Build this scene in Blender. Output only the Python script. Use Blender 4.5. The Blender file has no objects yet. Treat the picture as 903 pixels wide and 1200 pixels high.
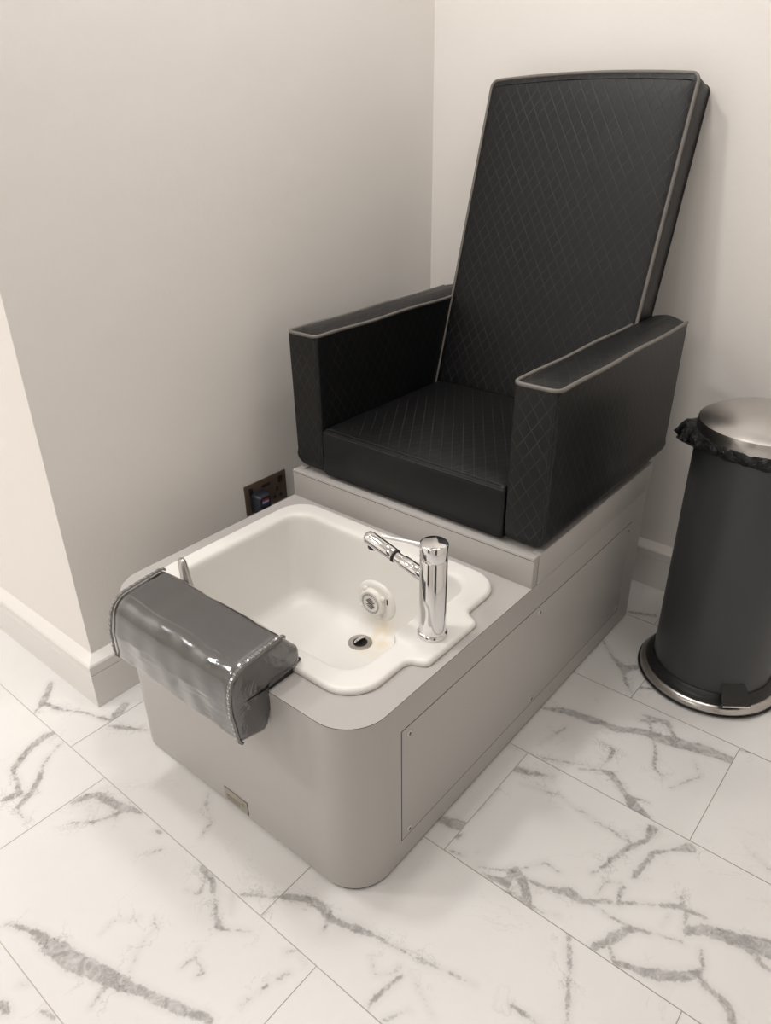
import bpy, bmesh, math, random
import numpy as np
from mathutils import Vector, Matrix
PI = math.pi
random.seed(4)
C = bpy.context.scene.collection

# ---------------------------------------------------------------- materials
def mat(name, base, rough=0.5, metal=0.0, spec=0.5, coat=0.0, bump=None, build=None):
    m = bpy.data.materials.new(name); m.use_nodes = True
    nt = m.node_tree; b = nt.nodes['Principled BSDF']
    b.inputs['Base Color'].default_value = (*base, 1)
    b.inputs['Roughness'].default_value = rough
    b.inputs['Metallic'].default_value = metal
    b.inputs['Specular IOR Level'].default_value = spec
    b.inputs['Coat Weight'].default_value = coat
    b.inputs['Coat Roughness'].default_value = 0.12
    if bump:
        sc, st, dist = bump
        tc = nt.nodes.new('ShaderNodeTexCoord'); n = nt.nodes.new('ShaderNodeTexNoise')
        n.inputs['Scale'].default_value = sc; n.inputs['Detail'].default_value = 4
        nt.links.new(tc.outputs['Object'], n.inputs['Vector'])
        bp = nt.nodes.new('ShaderNodeBump'); bp.inputs['Strength'].default_value = st; bp.inputs['Distance'].default_value = dist
        nt.links.new(n.outputs['Fac'], bp.inputs['Height']); nt.links.new(bp.outputs['Normal'], b.inputs['Normal'])
    if build: build(nt, b)
    return m

class NB:
    """tiny node helper"""
    def __init__(s, nt): s.nt = nt
    def new(s, t, **k):
        n = s.nt.nodes.new(t)
        for a, v in k.items(): setattr(n, a, v)
        return n
    def math(s, op, a, b=None, c=None, clamp=False):
        n = s.new('ShaderNodeMath', operation=op, use_clamp=clamp)
        for i, v in enumerate((a, b, c)):
            if v is None: continue
            if isinstance(v, (int, float)): n.inputs[i].default_value = v
            else: s.nt.links.new(v, n.inputs[i])
        return n.outputs[0]
    def ramp(s, v, a, b, o0=0.0, o1=1.0):
        n = s.new('ShaderNodeMapRange', interpolation_type='SMOOTHSTEP')
        s.nt.links.new(v, n.inputs[0])
        for i, x in zip((1, 2, 3, 4), (a, b, o0, o1)): n.inputs[i].default_value = x
        return n.outputs[0]
    def noise(s, vec, scale, detail=4, rough=.5, dist=0):
        n = s.new('ShaderNodeTexNoise'); n.inputs['Scale'].default_value = scale
        n.inputs['Detail'].default_value = detail; n.inputs['Roughness'].default_value = rough
        n.inputs['Distortion'].default_value = dist
        s.nt.links.new(vec, n.inputs['Vector']); return n.outputs['Fac']
    def mix(s, f, a, b):
        n = s.new('ShaderNodeMix', data_type='RGBA')
        if isinstance(f, (int, float)): n.inputs[0].default_value = f
        else: s.nt.links.new(f, n.inputs[0])
        for i, v in ((6, a), (7, b)):
            if isinstance(v, tuple): n.inputs[i].default_value = (*v, 1)
            else: s.nt.links.new(v, n.inputs[i])
        return n.outputs[2]
    def bump(s, h, strength, dist):
        n = s.new('ShaderNodeBump'); n.inputs['Strength'].default_value = strength; n.inputs['Distance'].default_value = dist
        s.nt.links.new(h, n.inputs['Height']); return n.outputs['Normal']

def leather_build(lw=0.02, tint=(0.030, 0.030, 0.031), base=(0.0045, 0.0045, 0.005), bs=.18):
    def f(nt, b):
        q = NB(nt)
        uv = q.new('ShaderNodeTexCoord').outputs['UV']
        sp = q.new('ShaderNodeSeparateXYZ'); nt.links.new(uv, sp.inputs[0])
        u = q.math('DIVIDE', sp.outputs[0], .0284); v = q.math('DIVIDE', sp.outputs[1], .042)
        def ln(w):
            fr = q.math('FRACT', w); d = q.math('ABSOLUTE', q.math('SUBTRACT', fr, .5)); return q.math('SUBTRACT', .5, d)
        da = ln(q.math('ADD', u, v)); db = ln(q.math('SUBTRACT', u, v))
        d = q.math('MINIMUM', da, db)
        line = q.ramp(d, .010, .028 + lw, 1, 0)
        nv = q.noise(uv, 18, 3); fade = q.ramp(nv, .3, .7, .25, 1)
        nt.links.new(q.mix(q.math('MULTIPLY', line, fade), base, tint), b.inputs['Base Color'])
        h1 = q.ramp(d, .0, .07, 0, 1)
        fine = q.noise(uv, 900, 2)
        h = q.math('ADD', h1, q.math('MULTIPLY', fine, .25))
        nt.links.new(q.bump(h, bs, .0012), b.inputs['Normal'])
    return f
M = {}
def wall_build(nt, b):
    q = NB(nt); o = q.new('ShaderNodeTexCoord').outputs['Object']
    h = q.math('ADD', q.noise(o, 6, 5, .6), q.math('MULTIPLY', q.noise(o, 120, 3), .12))
    nt.links.new(q.bump(h, .35, .006), b.inputs['Normal'])
M['wall'] = mat('wall_paint', (.865, .83, .79), .55, spec=.35, build=wall_build)
M['skirt'] = mat('skirting_gloss_paint', (.80, .775, .74), .35, spec=.5)
M['added_dark_panel'] = mat('added_panel_dark', (.05, .048, .045), .4)  # for the unseen panels added to put dark streaks in the chrome
M['ceil'] = mat('ceiling_paint', (.84, .82, .79), .8)
M['grout'] = mat('grout', (.66, .60, .53), .9)
def floor_build(nt, b):
    q = NB(nt); o = q.new('ShaderNodeTexCoord').outputs['Object']
    at = q.new('ShaderNodeAttribute', attribute_name='vein').outputs['Fac']
    n1 = q.math('SUBTRACT', q.noise(o, 24, 8, .70, .3), .5); n2 = q.math('SUBTRACT', q.noise(o, 160, 4, .6), .5)
    s = q.math('ADD', at, q.math('ADD', q.math('MULTIPLY', n1, .022), q.math('MULTIPLY', n2, .009)))
    core = q.ramp(s, -.0012, .0036)
    halo = q.ramp(s, -.014, .006)
    tone = q.ramp(q.noise(o, 38, 6, .75, 1.5), .32, .66, .25, 1)
    # faint hairline veins everywhere
    w = q.noise(o, 3.0, 8, .62, 1.1); hair = q.ramp(q.math('ABSOLUTE', q.math('SUBTRACT', w, .5)), 0, .006, 1, 0)
    hair = q.math('MULTIPLY', hair, q.ramp(q.noise(o, 5, 2), .5, .65))
    f = q.math('ADD', q.math('MULTIPLY', core, q.math('MULTIPLY', tone, .66)), q.math('MULTIPLY', halo, .13))
    rg = q.ramp(q.math('ABSOLUTE', q.math('SUBTRACT', q.noise(o, 8, 9, .68, .25), .5)), 0, .012, 1, 0)
    near = q.math('MULTIPLY', q.ramp(at, -.040, .0), q.ramp(q.noise(o, 9, 3), .42, .6))
    f = q.math('ADD', f, q.math('MULTIPLY', q.math('MULTIPLY', rg, near), .34))
    f = q.math('ADD', f, q.math('MULTIPLY', hair, .12), clamp=True)
    cloud = q.ramp(q.noise(o, 4, 4), .3, .8)
    white = q.mix(cloud, (.81, .80, .785), (.775, .762, .745))
    nt.links.new(q.mix(f, white, (.23, .215, .21)), b.inputs['Base Color'])
    nt.links.new(q.bump(q.noise(o, 90, 3), .10, .0015), b.inputs['Normal'])
M['floor'] = mat('marble_effect_tile', (.8, .78, .75), .30, spec=.45, build=floor_build)
def lam_build(nt, b):
    q = NB(nt); o = q.new('ShaderNodeTexCoord').outputs['Object']
    sc = q.ramp(q.noise(o, 7, 6, .7), .62, .78)
    c = q.mix(q.math('MULTIPLY', sc, .10), (.475, .455, .435), (.36, .34, .32))
    nt.links.new(c, b.inputs['Base Color'])
    nt.links.new(q.bump(q.noise(o, 500, 2), .06, .0005), b.inputs['Normal'])
M['laminate'] = mat('grey_laminate', (.395, .375, .35), .42, spec=.45, build=lam_build)
M['dark_edge'] = mat('laminate_dark_edge', (.06, .05, .045), .6)
M['gap'] = mat('shadow_gap_black', (.015, .014, .013), .8)
def basin_build(nt, b):
    q = NB(nt); o = q.new('ShaderNodeTexCoord').outputs['Object']
    vd = q.new('ShaderNodeVectorMath', operation='DISTANCE'); nt.links.new(o, vd.inputs[0]); vd.inputs[1].default_value = (.53, .425, .175)
    m = q.ramp(vd.outputs['Value'], .02, .085, 1, 0)
    m = q.math('MULTIPLY', m, q.ramp(q.noise(o, 30, 4), .35, .65))
    nt.links.new(q.mix(q.math('MULTIPLY', m, .6), (.83, .81, .775), (.80, .68, .47)), b.inputs['Base Color'])
M['basin'] = mat('white_acrylic', (.83, .81, .775), .38, spec=.45, coat=.0, build=basin_build)
M['plastic'] = mat('ivory_plastic', (.80, .78, .73), .3)
M['chrome'] = mat('chrome', (.78, .78, .78), .08, 1.0)
M['brushed'] = mat('satin_steel', (.52, .50, .48), .28, 1.0, bump=(14, .08, .002))
M['blackplastic'] = mat('black_plastic', (.012, .012, .013), .35)
M['rubber'] = mat('black_rubber', (.01, .01, .011), .6)
M['white_metal'] = mat('white_lever_coating', (.80, .79, .78), .25, .3)
M['leather'] = mat('black_quilted_vinyl', (.0045, .0045, .005), .42, spec=.35, build=leather_build())
M['leather_plain'] = mat('black_plain_vinyl', (.0045, .0045, .005), .44, spec=.33, bump=(500, .1, .0006))
M['thread'] = mat('dark_thread', (.014, .0135, .013), .6)
M['piping'] = mat('taupe_piping', (.16, .148, .132), .5)
M['bin'] = mat('anthracite_enamel', (.040, .042, .045), .33, spec=.5)
def wrap_build(nt, b):
    q = NB(nt); o = q.new('ShaderNodeTexCoord').outputs['Object']
    h = q.math('ADD', q.noise(o, 14, 4, .55, .8), q.math('MULTIPLY', q.noise(o, 50, 3), .15))
    nt.links.new(q.bump(h, .22, .01), b.inputs['Normal'])
M['cushion'] = mat('grey_cushion_vinyl', (.115, .11, .108), .45, build=None)
def clear_build(nt, b):
    q = NB(nt); o = q.new('ShaderNodeTexCoord').outputs['Object']
    mp = q.new('ShaderNodeMapping'); mp.inputs['Scale'].default_value = (3.2, 13, 10); nt.links.new(o, mp.inputs[0])
    nz = q.noise(mp.outputs[0], 1.3, 4, .5, 1.0)
    sx = q.new('ShaderNodeSeparateXYZ'); nt.links.new(o, sx.inputs[0])
    # the sheet is pulled into folds near the sewn right-hand end
    fold = q.math('MULTIPLY', nz, q.ramp(sx.outputs[0], .50, .64, .40, 1.5))
    nm = q.bump(fold, .30, .012)
    gl = q.new('ShaderNodeBsdfGlossy'); gl.inputs['Roughness'].default_value = .13; gl.inputs['Color'].default_value = (1, 1, 1, 1)
    nt.links.new(nm, gl.inputs['Normal'])
    tr = q.new('ShaderNodeBsdfTransparent'); tr.inputs[0].default_value = (.93, .93, .93, 1)
    fr = q.new('ShaderNodeFresnel'); fr.inputs['IOR'].default_value = 1.55; nt.links.new(nm, fr.inputs['Normal'])
    f = q.math('ADD', q.math('MULTIPLY', fr.outputs[0], 1.4), .05, clamp=True)
    mx = q.new('ShaderNodeMixShader'); nt.links.new(f, mx.inputs[0]); nt.links.new(tr.outputs[0], mx.inputs[1]); nt.links.new(gl.outputs[0], mx.inputs[2])
    nt.links.new(mx.outputs[0], nt.nodes['Material Output'].inputs['Surface'])
M['clear'] = mat('clear_vinyl_sheet', (1, 1, 1), .1, build=clear_build)
M['hem'] = mat('clear_vinyl_hem', (.16, .155, .15), .25, spec=.8, coat=.6)
M['stitch'] = mat('white_stitching', (.72, .70, .68), .5)
M['bronze'] = mat('dark_bronze_plate', (.125, .088, .066), .38, .35)
M['navy'] = mat('navy_plug_plastic', (.012, .015, .026), .35)
M['red'] = mat('label_red', (.30, .04, .05), .5); M['white'] = mat('label_white', (.42, .46, .55), .5); M['blue'] = mat('label_blue', (.02, .05, .20), .5)
M['badge'] = mat('brushed_badge', (.40, .37, .31), .45, .45)
M['badge_dark'] = mat('badge_engraving', (.27, .24, .20), .5, .3)
def bag_build(nt, b):
    q = NB(nt); o = q.new('ShaderNodeTexCoord').outputs['Object']
    nt.links.new(q.bump(q.noise(o, 45, 5, .6, 1.5), .9, .012), b.inputs['Normal'])
M['screw'] = mat('screw_steel', (.62, .61, .59), .35, .7)
M['bag'] = mat('black_bag_film', (.004, .004, .0045), .28, spec=.4, build=bag_build)

# ---------------------------------------------------------------- mesh helpers
def link(name, bm, m, parent=None, smooth=35, mats=None):
    me = bpy.data.meshes.new(name)
    bmesh.ops.recalc_face_normals(bm, faces=bm.faces)
    bm.to_mesh(me); bm.free()
    for x in (mats or [m]): me.materials.append(x)
    o = bpy.data.objects.new(name, me); C.objects.link(o)
    if smooth:
        me.polygons.foreach_set('use_smooth', [True] * len(me.polygons))
        me.set_sharp_from_angle(angle=math.radians(smooth))
    if parent: o.parent = parent; o.matrix_parent_inverse = Matrix.Translation(-Vector(parent.location))
    return o
def tag(o, label, cat, group=None):
    o['label'] = label; o['category'] = cat
    if group: o['group'] = group
    return o
def thing(name, label, cat, loc=(0, 0, 0)):
    o = bpy.data.objects.new(name, None); C.objects.link(o); o.location = loc; o.empty_display_size = .1
    return tag(o, label, cat)
def struct(o): o['kind'] = 'structure'; return o
def bx(bm, x0, x1, y0, y1, z0, z1, bev=0, seg=2, mi=0):
    r = bmesh.ops.create_cube(bm, size=1); vs = r['verts']
    for v in vs: v.co = Vector(((x0 + x1) / 2 + v.co.x * (x1 - x0), (y0 + y1) / 2 + v.co.y * (y1 - y0), (z0 + z1) / 2 + v.co.z * (z1 - z0)))
    fs = set(f for v in vs for f in v.link_faces)
    if bev:
        es = list(set(e for v in vs for e in v.link_edges))
        g = bmesh.ops.bevel(bm, geom=es, offset=bev, segments=seg, profile=.5, affect='EDGES')
        fs |= set(g['faces'])
    for f in fs:
        if f.is_valid: f.material_index = mi
def box(name, dims, m, parent=None, bev=0, seg=2, rot=None):
    bm = bmesh.new(); bx(bm, *dims, bev=bev, seg=seg)
    if rot: bmesh.ops.transform(bm, matrix=rot, verts=bm.verts)
    return link(name, bm, m, parent)
def loft(bm, loops, cap0=True, cap1=True, closed=True, mi=0):
    rows = [[bm.verts.new(p) for p in L] for L in loops]
    n = len(rows[0])
    for a, b in zip(rows, rows[1:]):
        for i in range(n if closed else n - 1):
            j = (i + 1) % n
            f = bm.faces.new((a[i], a[j], b[j], b[i])); f.material_index = mi
    if cap0: bm.faces.new(rows[0][::-1]).material_index = mi
    if cap1: bm.faces.new(rows[-1]).material_index = mi
    return rows
def rounded(pts, k=8):
    """pts: list of (x, y, r) corners of a polygon; arcs of k+1 points each"""
    out = []; n = len(pts)
    for i in range(n):
        p0, p1, p2 = Vector(pts[i - 1][:2]), Vector(pts[i][:2]), Vector(pts[(i + 1) % n][:2]); r = pts[i][2]
        a = (p0 - p1).normalized(); b = (p2 - p1).normalized(); ang = a.angle(b)
        t = min(r / math.tan(ang / 2), (p0 - p1).length * .499, (p2 - p1).length * .499); r = t * math.tan(ang / 2)
        c = p1 + (a + b).normalized() * (r / math.sin(ang / 2))
        s = p1 + a * t - c; e = p1 + b * t - c
        a0 = math.atan2(s.y, s.x); d = math.atan2(e.y, e.x) - a0
        while d > PI: d -= 2 * PI
        while d < -PI: d += 2 * PI
        for j in range(k + 1):
            q = a0 + d * j / k; out.append((c.x + r * math.cos(q), c.y + r * math.sin(q)))
    return out
def rrect(x0, x1, y0, y1, r, k=6): return rounded([(x0, y0, r), (x1, y0, r), (x1, y1, r), (x0, y1, r)], k)
def at(L, z): return [(p[0], p[1], z) for p in L]
def tube(bm, pts, r, n=10, closed=False, caps=True, mi=0):
    P = [Vector(p) for p in pts]; N = len(P); rows = []; up = None
    for i in range(N):
        if closed: t = (P[(i + 1) % N] - P[i - 1])
        else: t = P[min(i + 1, N - 1)] - P[max(i - 1, 0)]
        t.normalize()
        if up is None: up = t.orthogonal().normalized()
        up = (up - t * up.dot(t)).normalized(); s = t.cross(up)
        rr = r[i] if isinstance(r, (list, tuple)) else r
        rows.append([P[i] + (up * math.cos(2 * PI * j / n) + s * math.sin(2 * PI * j / n)) * rr for j in range(n)])
    if closed:
        # keep the frame continuous where the ring closes
        rows.append(rows[0]); best = min(range(n), key=lambda k: (rows[-2][k] - rows[0][0]).length)
        V = [[bm.verts.new(p) for p in L] for L in rows[:-1]]
        last = [V[0][(j - best) % n] for j in range(n)]; V.append(last)
        for a, b in zip(V, V[1:]):
            for i in range(n):
                j = (i + 1) % n; bm.faces.new((a[i], a[j], b[j], b[i])).material_index = mi
    else: loft(bm, rows, caps, caps, mi=mi)
def lathe(bm, prof, c=(0, 0), n=64, mi=0, cap0=False, cap1=False):
    loops = [[(c[0] + r * math.cos(2 * PI * j / n), c[1] + r * math.sin(2 * PI * j / n), z) for j in range(n)] for r, z in prof]
    loft(bm, loops, cap0, cap1, mi=mi)
def cyl(bm, p0, p1, r0, r1=None, n=32, bev=0):
    p0, p1 = Vector(p0), Vector(p1); r1 = r0 if r1 is None else r1
    d = (p1 - p0).normalized(); L = (p1 - p0).length; u = d.orthogonal().normalized(); v = d.cross(u)
    prof = [(r0 - bev, 0), (r0, bev), (r1, L - bev), (r1 - bev, L)] if bev else [(r0, 0), (r1, L)]
    loft(bm, [[p0 + d * z + (u * math.cos(2 * PI * j / n) + v * math.sin(2 * PI * j / n)) * r for j in range(n)] for r, z in prof])
def boxuv(bm):
    uv = bm.loops.layers.uv.verify()
    bm.normal_update()
    for f in bm.faces:
        n = f.normal; a = max(range(3), key=lambda i: abs(n[i])); i, j = [(1, 2), (0, 2), (0, 1)][a]
        for l in f.loops: l[uv].uv = (l.vert.co[i], l.vert.co[j])
# ---------------------------------------------------------------- measured layout (metres)
X0, X1, Y1, YB, H1, H2 = .1608, .8374, .535, 1.1174, .3909, .4603
YW, YC, HB, TB = 1.3116, .0103, .1223, .0246
XL, XR, YF, ZC = -2.0, 2.7, -2.9, 2.5          # the room beyond the picture

# ---------------------------------------------------------------- room
def S(name, dims, m): return struct(box(name, dims, m))
S('wall_left', (XL - .1, 0, YC, YW + .12, 0, ZC), M['wall'])
S('wall_back', (0, XR + .1, YW, YW + .12, 0, ZC), M['wall'])
S('wall_far_left', (XL - .1, XL, YF, YC, 0, ZC), M['wall'])
S('wall_right', (XR, XR + .1, YF, YW, 0, ZC), M['wall'])
S('wall_front', (XL - .1, XR + .1, YF - .1, YF, 0, ZC), M['wall'])
S('ceiling', (XL - .1, XR + .1, YF - .1, YW + .12, ZC, ZC + .1), M['ceil'])
struct(box('added_dark_panel_1', (.2, 1.05, YF - .01, YF + .02, 0, 2.05), M['added_dark_panel'], None, .004))  # unseen dark panel, added so the chrome tap has something dark to reflect
struct(box('added_dark_panel_2', (XR - .02, XR + .01, -1.7, -.85, 0, 2.05), M['added_dark_panel'], None, .004))  # second added panel out of view, also for dark reflections in the tap
def skirting(name, a, b, na, nb, n):
    """profile swept from a to b along the wall; na/nb shift the ends for the mitres; n is the outward normal"""
    prof = [(0, .0005), (TB, .0005), (TB, .090), (TB - .0022, .092), (TB - .0022, .0935), (TB, .0955), (TB, .116), (TB - .003, .1205), (TB - .008, .1235), (0, .134)]
    bm = bmesh.new(); a, b, n = Vector(a), Vector(b), Vector(n); d = (b - a).normalized()
    L = []
    for p, s in ((a, na), (b, nb)):
        L.append([tuple((p + n * o + d * (o * s)).to_3d() + Vector((0, 0, z))) for o, z in prof])
    loft(bm, L)
    return struct(link(name, bm, M['skirt'], smooth=20))
skirting('baseboard_front_left', (XL, YC), (0, YC), 0, 1, (0, -1))
skirting('baseboard_left', (0, YC), (0, YW), -1, -1, (1, 0))
skirting('baseboard_back', (0, YW), (XR, YW), 1, 0, (0, -1))

# floor: every tile a patch of its own in one mesh, vein field stored per vertex
VEINS = (((0.381,-0.412,0.0031),(0.4,-0.403,0.0072),(0.42,-0.393,0.0124),(0.47,-0.384,0.0278),(0.527,-0.375,0.0337),(0.571,-0.36,0.0294),(0.605,-0.35,0.0266),(0.636,-0.339,0.0192),(0.683,-0.323,0.0171),(0.734,-0.306,0.0168),(0.78,-0.287,0.0138)),((0.619,-0.392,0.0047),(0.608,-0.362,0.0106),(0.598,-0.341,0.0049)),((0.624,-0.331,0.0024),(0.603,-0.301,0.003),(0.591,-0.273,0.0036),(0.589,-0.252,0.0062),(0.572,-0.243,0.0026)),((0.559,-0.128,0.0166),(0.595,-0.133,0.012),(0.623,-0.153,0.0075),(0.657,-0.173,0.0073),(0.673,-0.183,0.0144),(0.687,-0.176,0.0051),(0.72,-0.154,0.002)),((0.57,-0.175,0.0022),(0.595,-0.165,0.0043),(0.587,-0.146,0.0043),(0.56,-0.131,0.0066)),((0.645,-0.128,0.0021),(0.668,-0.151,0.0021)),((0.524,-0.321,0.002),(0.521,-0.291,0.0026),(0.551,-0.26,0.0021)),((0.679,-0.266,0.0029),(0.684,-0.24,0.0045),(0.714,-0.249,0.0058),(0.709,-0.259,0.0039)),((0.676,-0.229,0.0025),(0.684,-0.24,0.003)),((0.801,-0.244,0.0037),(0.803,-0.231,0.0038),(0.806,-0.225,0.0014)),((0.807,-0.214,0.0019),(0.808,-0.2,0.0043),(0.809,-0.192,0.0014)),((0.814,-0.18,0.0014),(0.818,-0.173,0.0048),(0.823,-0.158,0.0019)),((0.452,-0.174,0.0023),(0.459,-0.163,0.0057),(0.466,-0.152,0.0028)),((0.421,-0.134,0.0093),(0.432,-0.132,0.0116)),((0.232,-0.2,0.011),(0.239,-0.178,0.0135),(0.251,-0.159,0.0172),(0.282,-0.153,0.0208),(0.313,-0.146,0.0218),(0.343,-0.133,0.0169),(0.364,-0.127,0.006)),((0.272,-0.232,0.003),(0.307,-0.2,0.0053),(0.325,-0.167,0.0095),(0.328,-0.143,0.0121)),((0.336,-0.167,0.0095),(0.294,-0.157,0.0061)),((0.016,-0.127,0.0169),(0.013,-0.149,0.0202),(0.017,-0.178,0.0173),(0.034,-0.212,0.0182),(0.049,-0.236,0.0115),(0.09,-0.247,0.0101),(0.124,-0.258,0.0124),(0.115,-0.284,0.0135),(0.113,-0.295,0.0061)),((0.061,-0.132,0.0067),(0.072,-0.161,0.0052),(0.086,-0.185,0.0103),(0.113,-0.209,0.0152),(0.142,-0.243,0.0148),(0.156,-0.278,0.0097),(0.175,-0.284,0.0048),(0.2,-0.282,0.0042)),((-0.072,-0.131,0.0035),(-0.095,-0.091,0.0157),(-0.037,-0.073,0.0085),(0.014,-0.044,0.0084),(0.047,-0.035,0.0063),(0.081,-0.019,0.0111),(0.078,0.002,0.0237),(0.066,0.029,0.0241)),((-0.095,-0.091,0.0157),(-0.117,-0.068,0.0188),(-0.148,-0.041,0.0103)),((0.094,-0.034,0.0034),(0.124,-0.017,0.0109),(0.154,0.001,0.0061),(0.177,0.015,0.0054)),((0.429,-0.011,0.0025),(0.448,-0.031,0.0061),(0.489,-0.052,0.003),(0.503,-0.091,0.0023)),((0.506,-0.485,0.016),(0.525,-0.48,0.0094)),((0.497,-0.447,0.0077),(0.512,-0.441,0.0048)),((0.566,-0.446,0.0028),(0.59,-0.44,0.0056)),((0.656,-0.117,0.0048),(0.686,-0.096,0.0053),(0.714,-0.078,0.0075)),((0.716,-0.071,0.0139),(0.736,-0.06,0.017),(0.755,-0.05,0.0159),(0.782,-0.042,0.02),(0.815,-0.048,0.0176),(0.851,-0.037,0.0123),(0.882,-0.027,0.0092),(0.902,-0.021,0.004),(0.929,-0.017,0.0025),(0.95,-0.012,0.0055),(0.983,-0.001,0.002)),((0.811,-0.055,0.0062),(0.816,-0.071,0.0031)),((0.909,-0.055,0.003),(0.934,-0.073,0.0048),(0.954,-0.054,0.0048),(0.957,-0.036,0.0049)),((0.968,-0.046,0.0077),(0.961,-0.071,0.0105),(0.957,-0.094,0.0085),(0.959,-0.12,0.0047)),((0.988,-0.117,0.0037),(1.01,-0.081,0.0019)),((0.794,-0.136,0.0025),(0.809,-0.124,0.0035),(0.836,-0.135,0.0024)),((0.714,-0.118,0.0047),(0.718,-0.108,0.0016)),((0.837,0.641,0.0075),(0.883,0.665,0.0205),(0.943,0.679,0.0221),(1.004,0.689,0.0217),(1.055,0.716,0.0216),(1.095,0.723,0.0338),(1.141,0.737,0.0334),(1.186,0.75,0.0313),(1.233,0.755,0.0206)),((1.045,0.761,0.0073),(1.066,0.732,0.0108),(1.095,0.682,0.0061),(1.115,0.63,0.0102),(1.141,0.618,0.0033)),((1.033,0.768,0.0055),(1.083,0.777,0.0128),(1.112,0.747,0.0107)),((1.034,0.745,0.0092),(1.061,0.766,0.0073)),((0.891,0.544,0.0035),(0.898,0.566,0.0054),(0.9,0.58,0.0018)),((0.903,0.592,0.0054),(0.91,0.618,0.0045)),((0.991,0.529,0.0026),(1.024,0.551,0.0076),(1.045,0.56,0.0144),(1.081,0.537,0.014),(1.117,0.511,0.0274),(1.15,0.499,0.0158)),((1.101,0.529,0.0065),(1.139,0.535,0.0065)),((0.995,0.63,0.0071),(1.024,0.625,0.0105),(1.028,0.587,0.006),(1.023,0.553,0.0042)),((0.883,0.442,0.0213),(0.914,0.454,0.0186),(0.954,0.473,0.0059)),((0.84,0.239,0.0198),(0.867,0.249,0.0268),(0.886,0.259,0.0235)),((0.886,0.225,0.0077),(0.89,0.235,0.0047)),((0.892,0.195,0.0076),(0.91,0.199,0.006)),((0.918,0.417,0.0025),(0.993,0.441,0.0033),(1.019,0.432,0.0024),(1.076,0.425,0.0024),(1.122,0.428,0.0031),(1.146,0.426,0.0092)),((0.834,0.969,0.0042),(0.891,0.915,0.0112),(0.932,0.891,0.022),(0.955,0.929,0.0171)),((0.921,0.892,0.01),(0.959,0.841,0.0058),(1.0,0.802,0.0038)),((0.963,0.853,0.0098),(0.98,0.849,0.0136),(1.023,0.871,0.0077)),((0.838,1.128,0.0111),(0.902,1.157,0.0121)),((0.841,0.491,0.0026),(0.863,0.495,0.0026)),((0.88,0.497,0.0026),(0.928,0.512,0.0026),(1.041,0.57,0.0017)),((1.171,0.702,0.0026),(1.198,0.671,0.0034),(1.16,0.601,0.0025)),((1.236,0.797,0.0052),(1.254,0.803,0.007)),((0.881,0.301,0.0048),(0.886,0.379,0.0025)),((0.885,0.188,0.0048),(0.897,0.194,0.0127),(0.917,0.199,0.0095)),((0.975,0.191,0.0092),(1.011,0.203,0.0206),(1.012,0.235,0.0201),(1.04,0.216,0.0212),(1.062,0.199,0.0089)),((1.012,0.235,0.0139),(1.039,0.231,0.0076),(1.057,0.236,0.0106),(1.091,0.248,0.0136),(1.11,0.258,0.0211),(1.133,0.257,0.0164),(1.172,0.286,0.0067),(1.229,0.326,0.0067),(1.274,0.356,0.0103),(1.313,0.363,0.0073)),((1.019,0.189,0.0106),(1.067,0.191,0.0074),(1.09,0.192,0.0059),(1.114,0.205,0.0044)),((0.953,0.198,0.0031),(0.992,0.219,0.0046),(1.008,0.234,0.0062),(1.028,0.259,0.0039),(1.047,0.284,0.0086),(1.074,0.283,0.0023)),((1.139,0.262,0.0045),(1.184,0.261,0.0066),(1.225,0.266,0.0129),(1.261,0.282,0.0064),(1.297,0.295,0.0049)),((1.186,0.189,0.014),(1.203,0.221,0.017),(1.218,0.26,0.018)),((1.209,0.208,0.007),(1.224,0.191,0.0083),(1.253,0.202,0.0123),(1.287,0.217,0.0258),(1.318,0.239,0.0176),(1.336,0.261,0.0191)),((1.336,0.261,0.0123),(1.354,0.247,0.0114),(1.379,0.245,0.0132),(1.395,0.235,0.013),(1.403,0.219,0.0142)),((1.328,0.301,0.0084),(1.342,0.271,0.0096)),((1.295,0.319,0.0129),(1.321,0.34,0.0229),(1.357,0.353,0.0241),(1.392,0.366,0.0338),(1.416,0.377,0.0378)),((1.39,0.352,0.014),(1.412,0.34,0.0096),(1.426,0.339,0.0055)),((1.267,0.376,0.0052),(1.282,0.355,0.0059),(1.298,0.312,0.0071)),((1.261,0.3,0.0036),(1.262,0.333,0.0037)),((1.122,0.319,0.0046),(1.135,0.351,0.0101),(1.149,0.406,0.0135),(1.171,0.447,0.0129),(1.171,0.482,0.0196)),((1.135,0.438,0.0081),(1.149,0.424,0.0096),(1.044,0.434,0.0017)),((1.185,0.36,0.0092),(1.19,0.402,0.0125),(1.193,0.431,0.0095),(1.215,0.455,0.0079),(1.242,0.483,0.0223)),((1.186,0.29,0.0059),(1.179,0.314,0.0105),(1.179,0.33,0.0061)),((1.147,0.284,0.0037),(1.151,0.317,0.0038),(1.173,0.335,0.0023)),((1.142,0.189,0.0086),(1.165,0.151,0.0083),(1.182,0.115,0.0054),(1.198,0.081,0.0079),(1.209,0.06,0.0039)),((0.957,-0.012,0.0042),(0.985,-0.005,0.0062),(1.025,0.007,0.0048),(1.069,0.016,0.0027)),((1.13,0.027,0.0053),(1.153,0.029,0.013),(1.171,0.029,0.009)),((1.34,0.545,0.0024),(1.374,0.53,0.0031)),((0.973,-0.032,0.0021),(1.047,-0.066,0.0019)))
rows = [-.435 - .311 * i for i in range(8, 0, -1)] + [-.435, -.123, .187, .5, .803, 1.115, 1.43]
joint = {-.435: .224, -.123: .087, .187: .258, .5: .61, .803: .36}
V, F, vals = [], [], []; GAP = .0008
tiles = []
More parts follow.
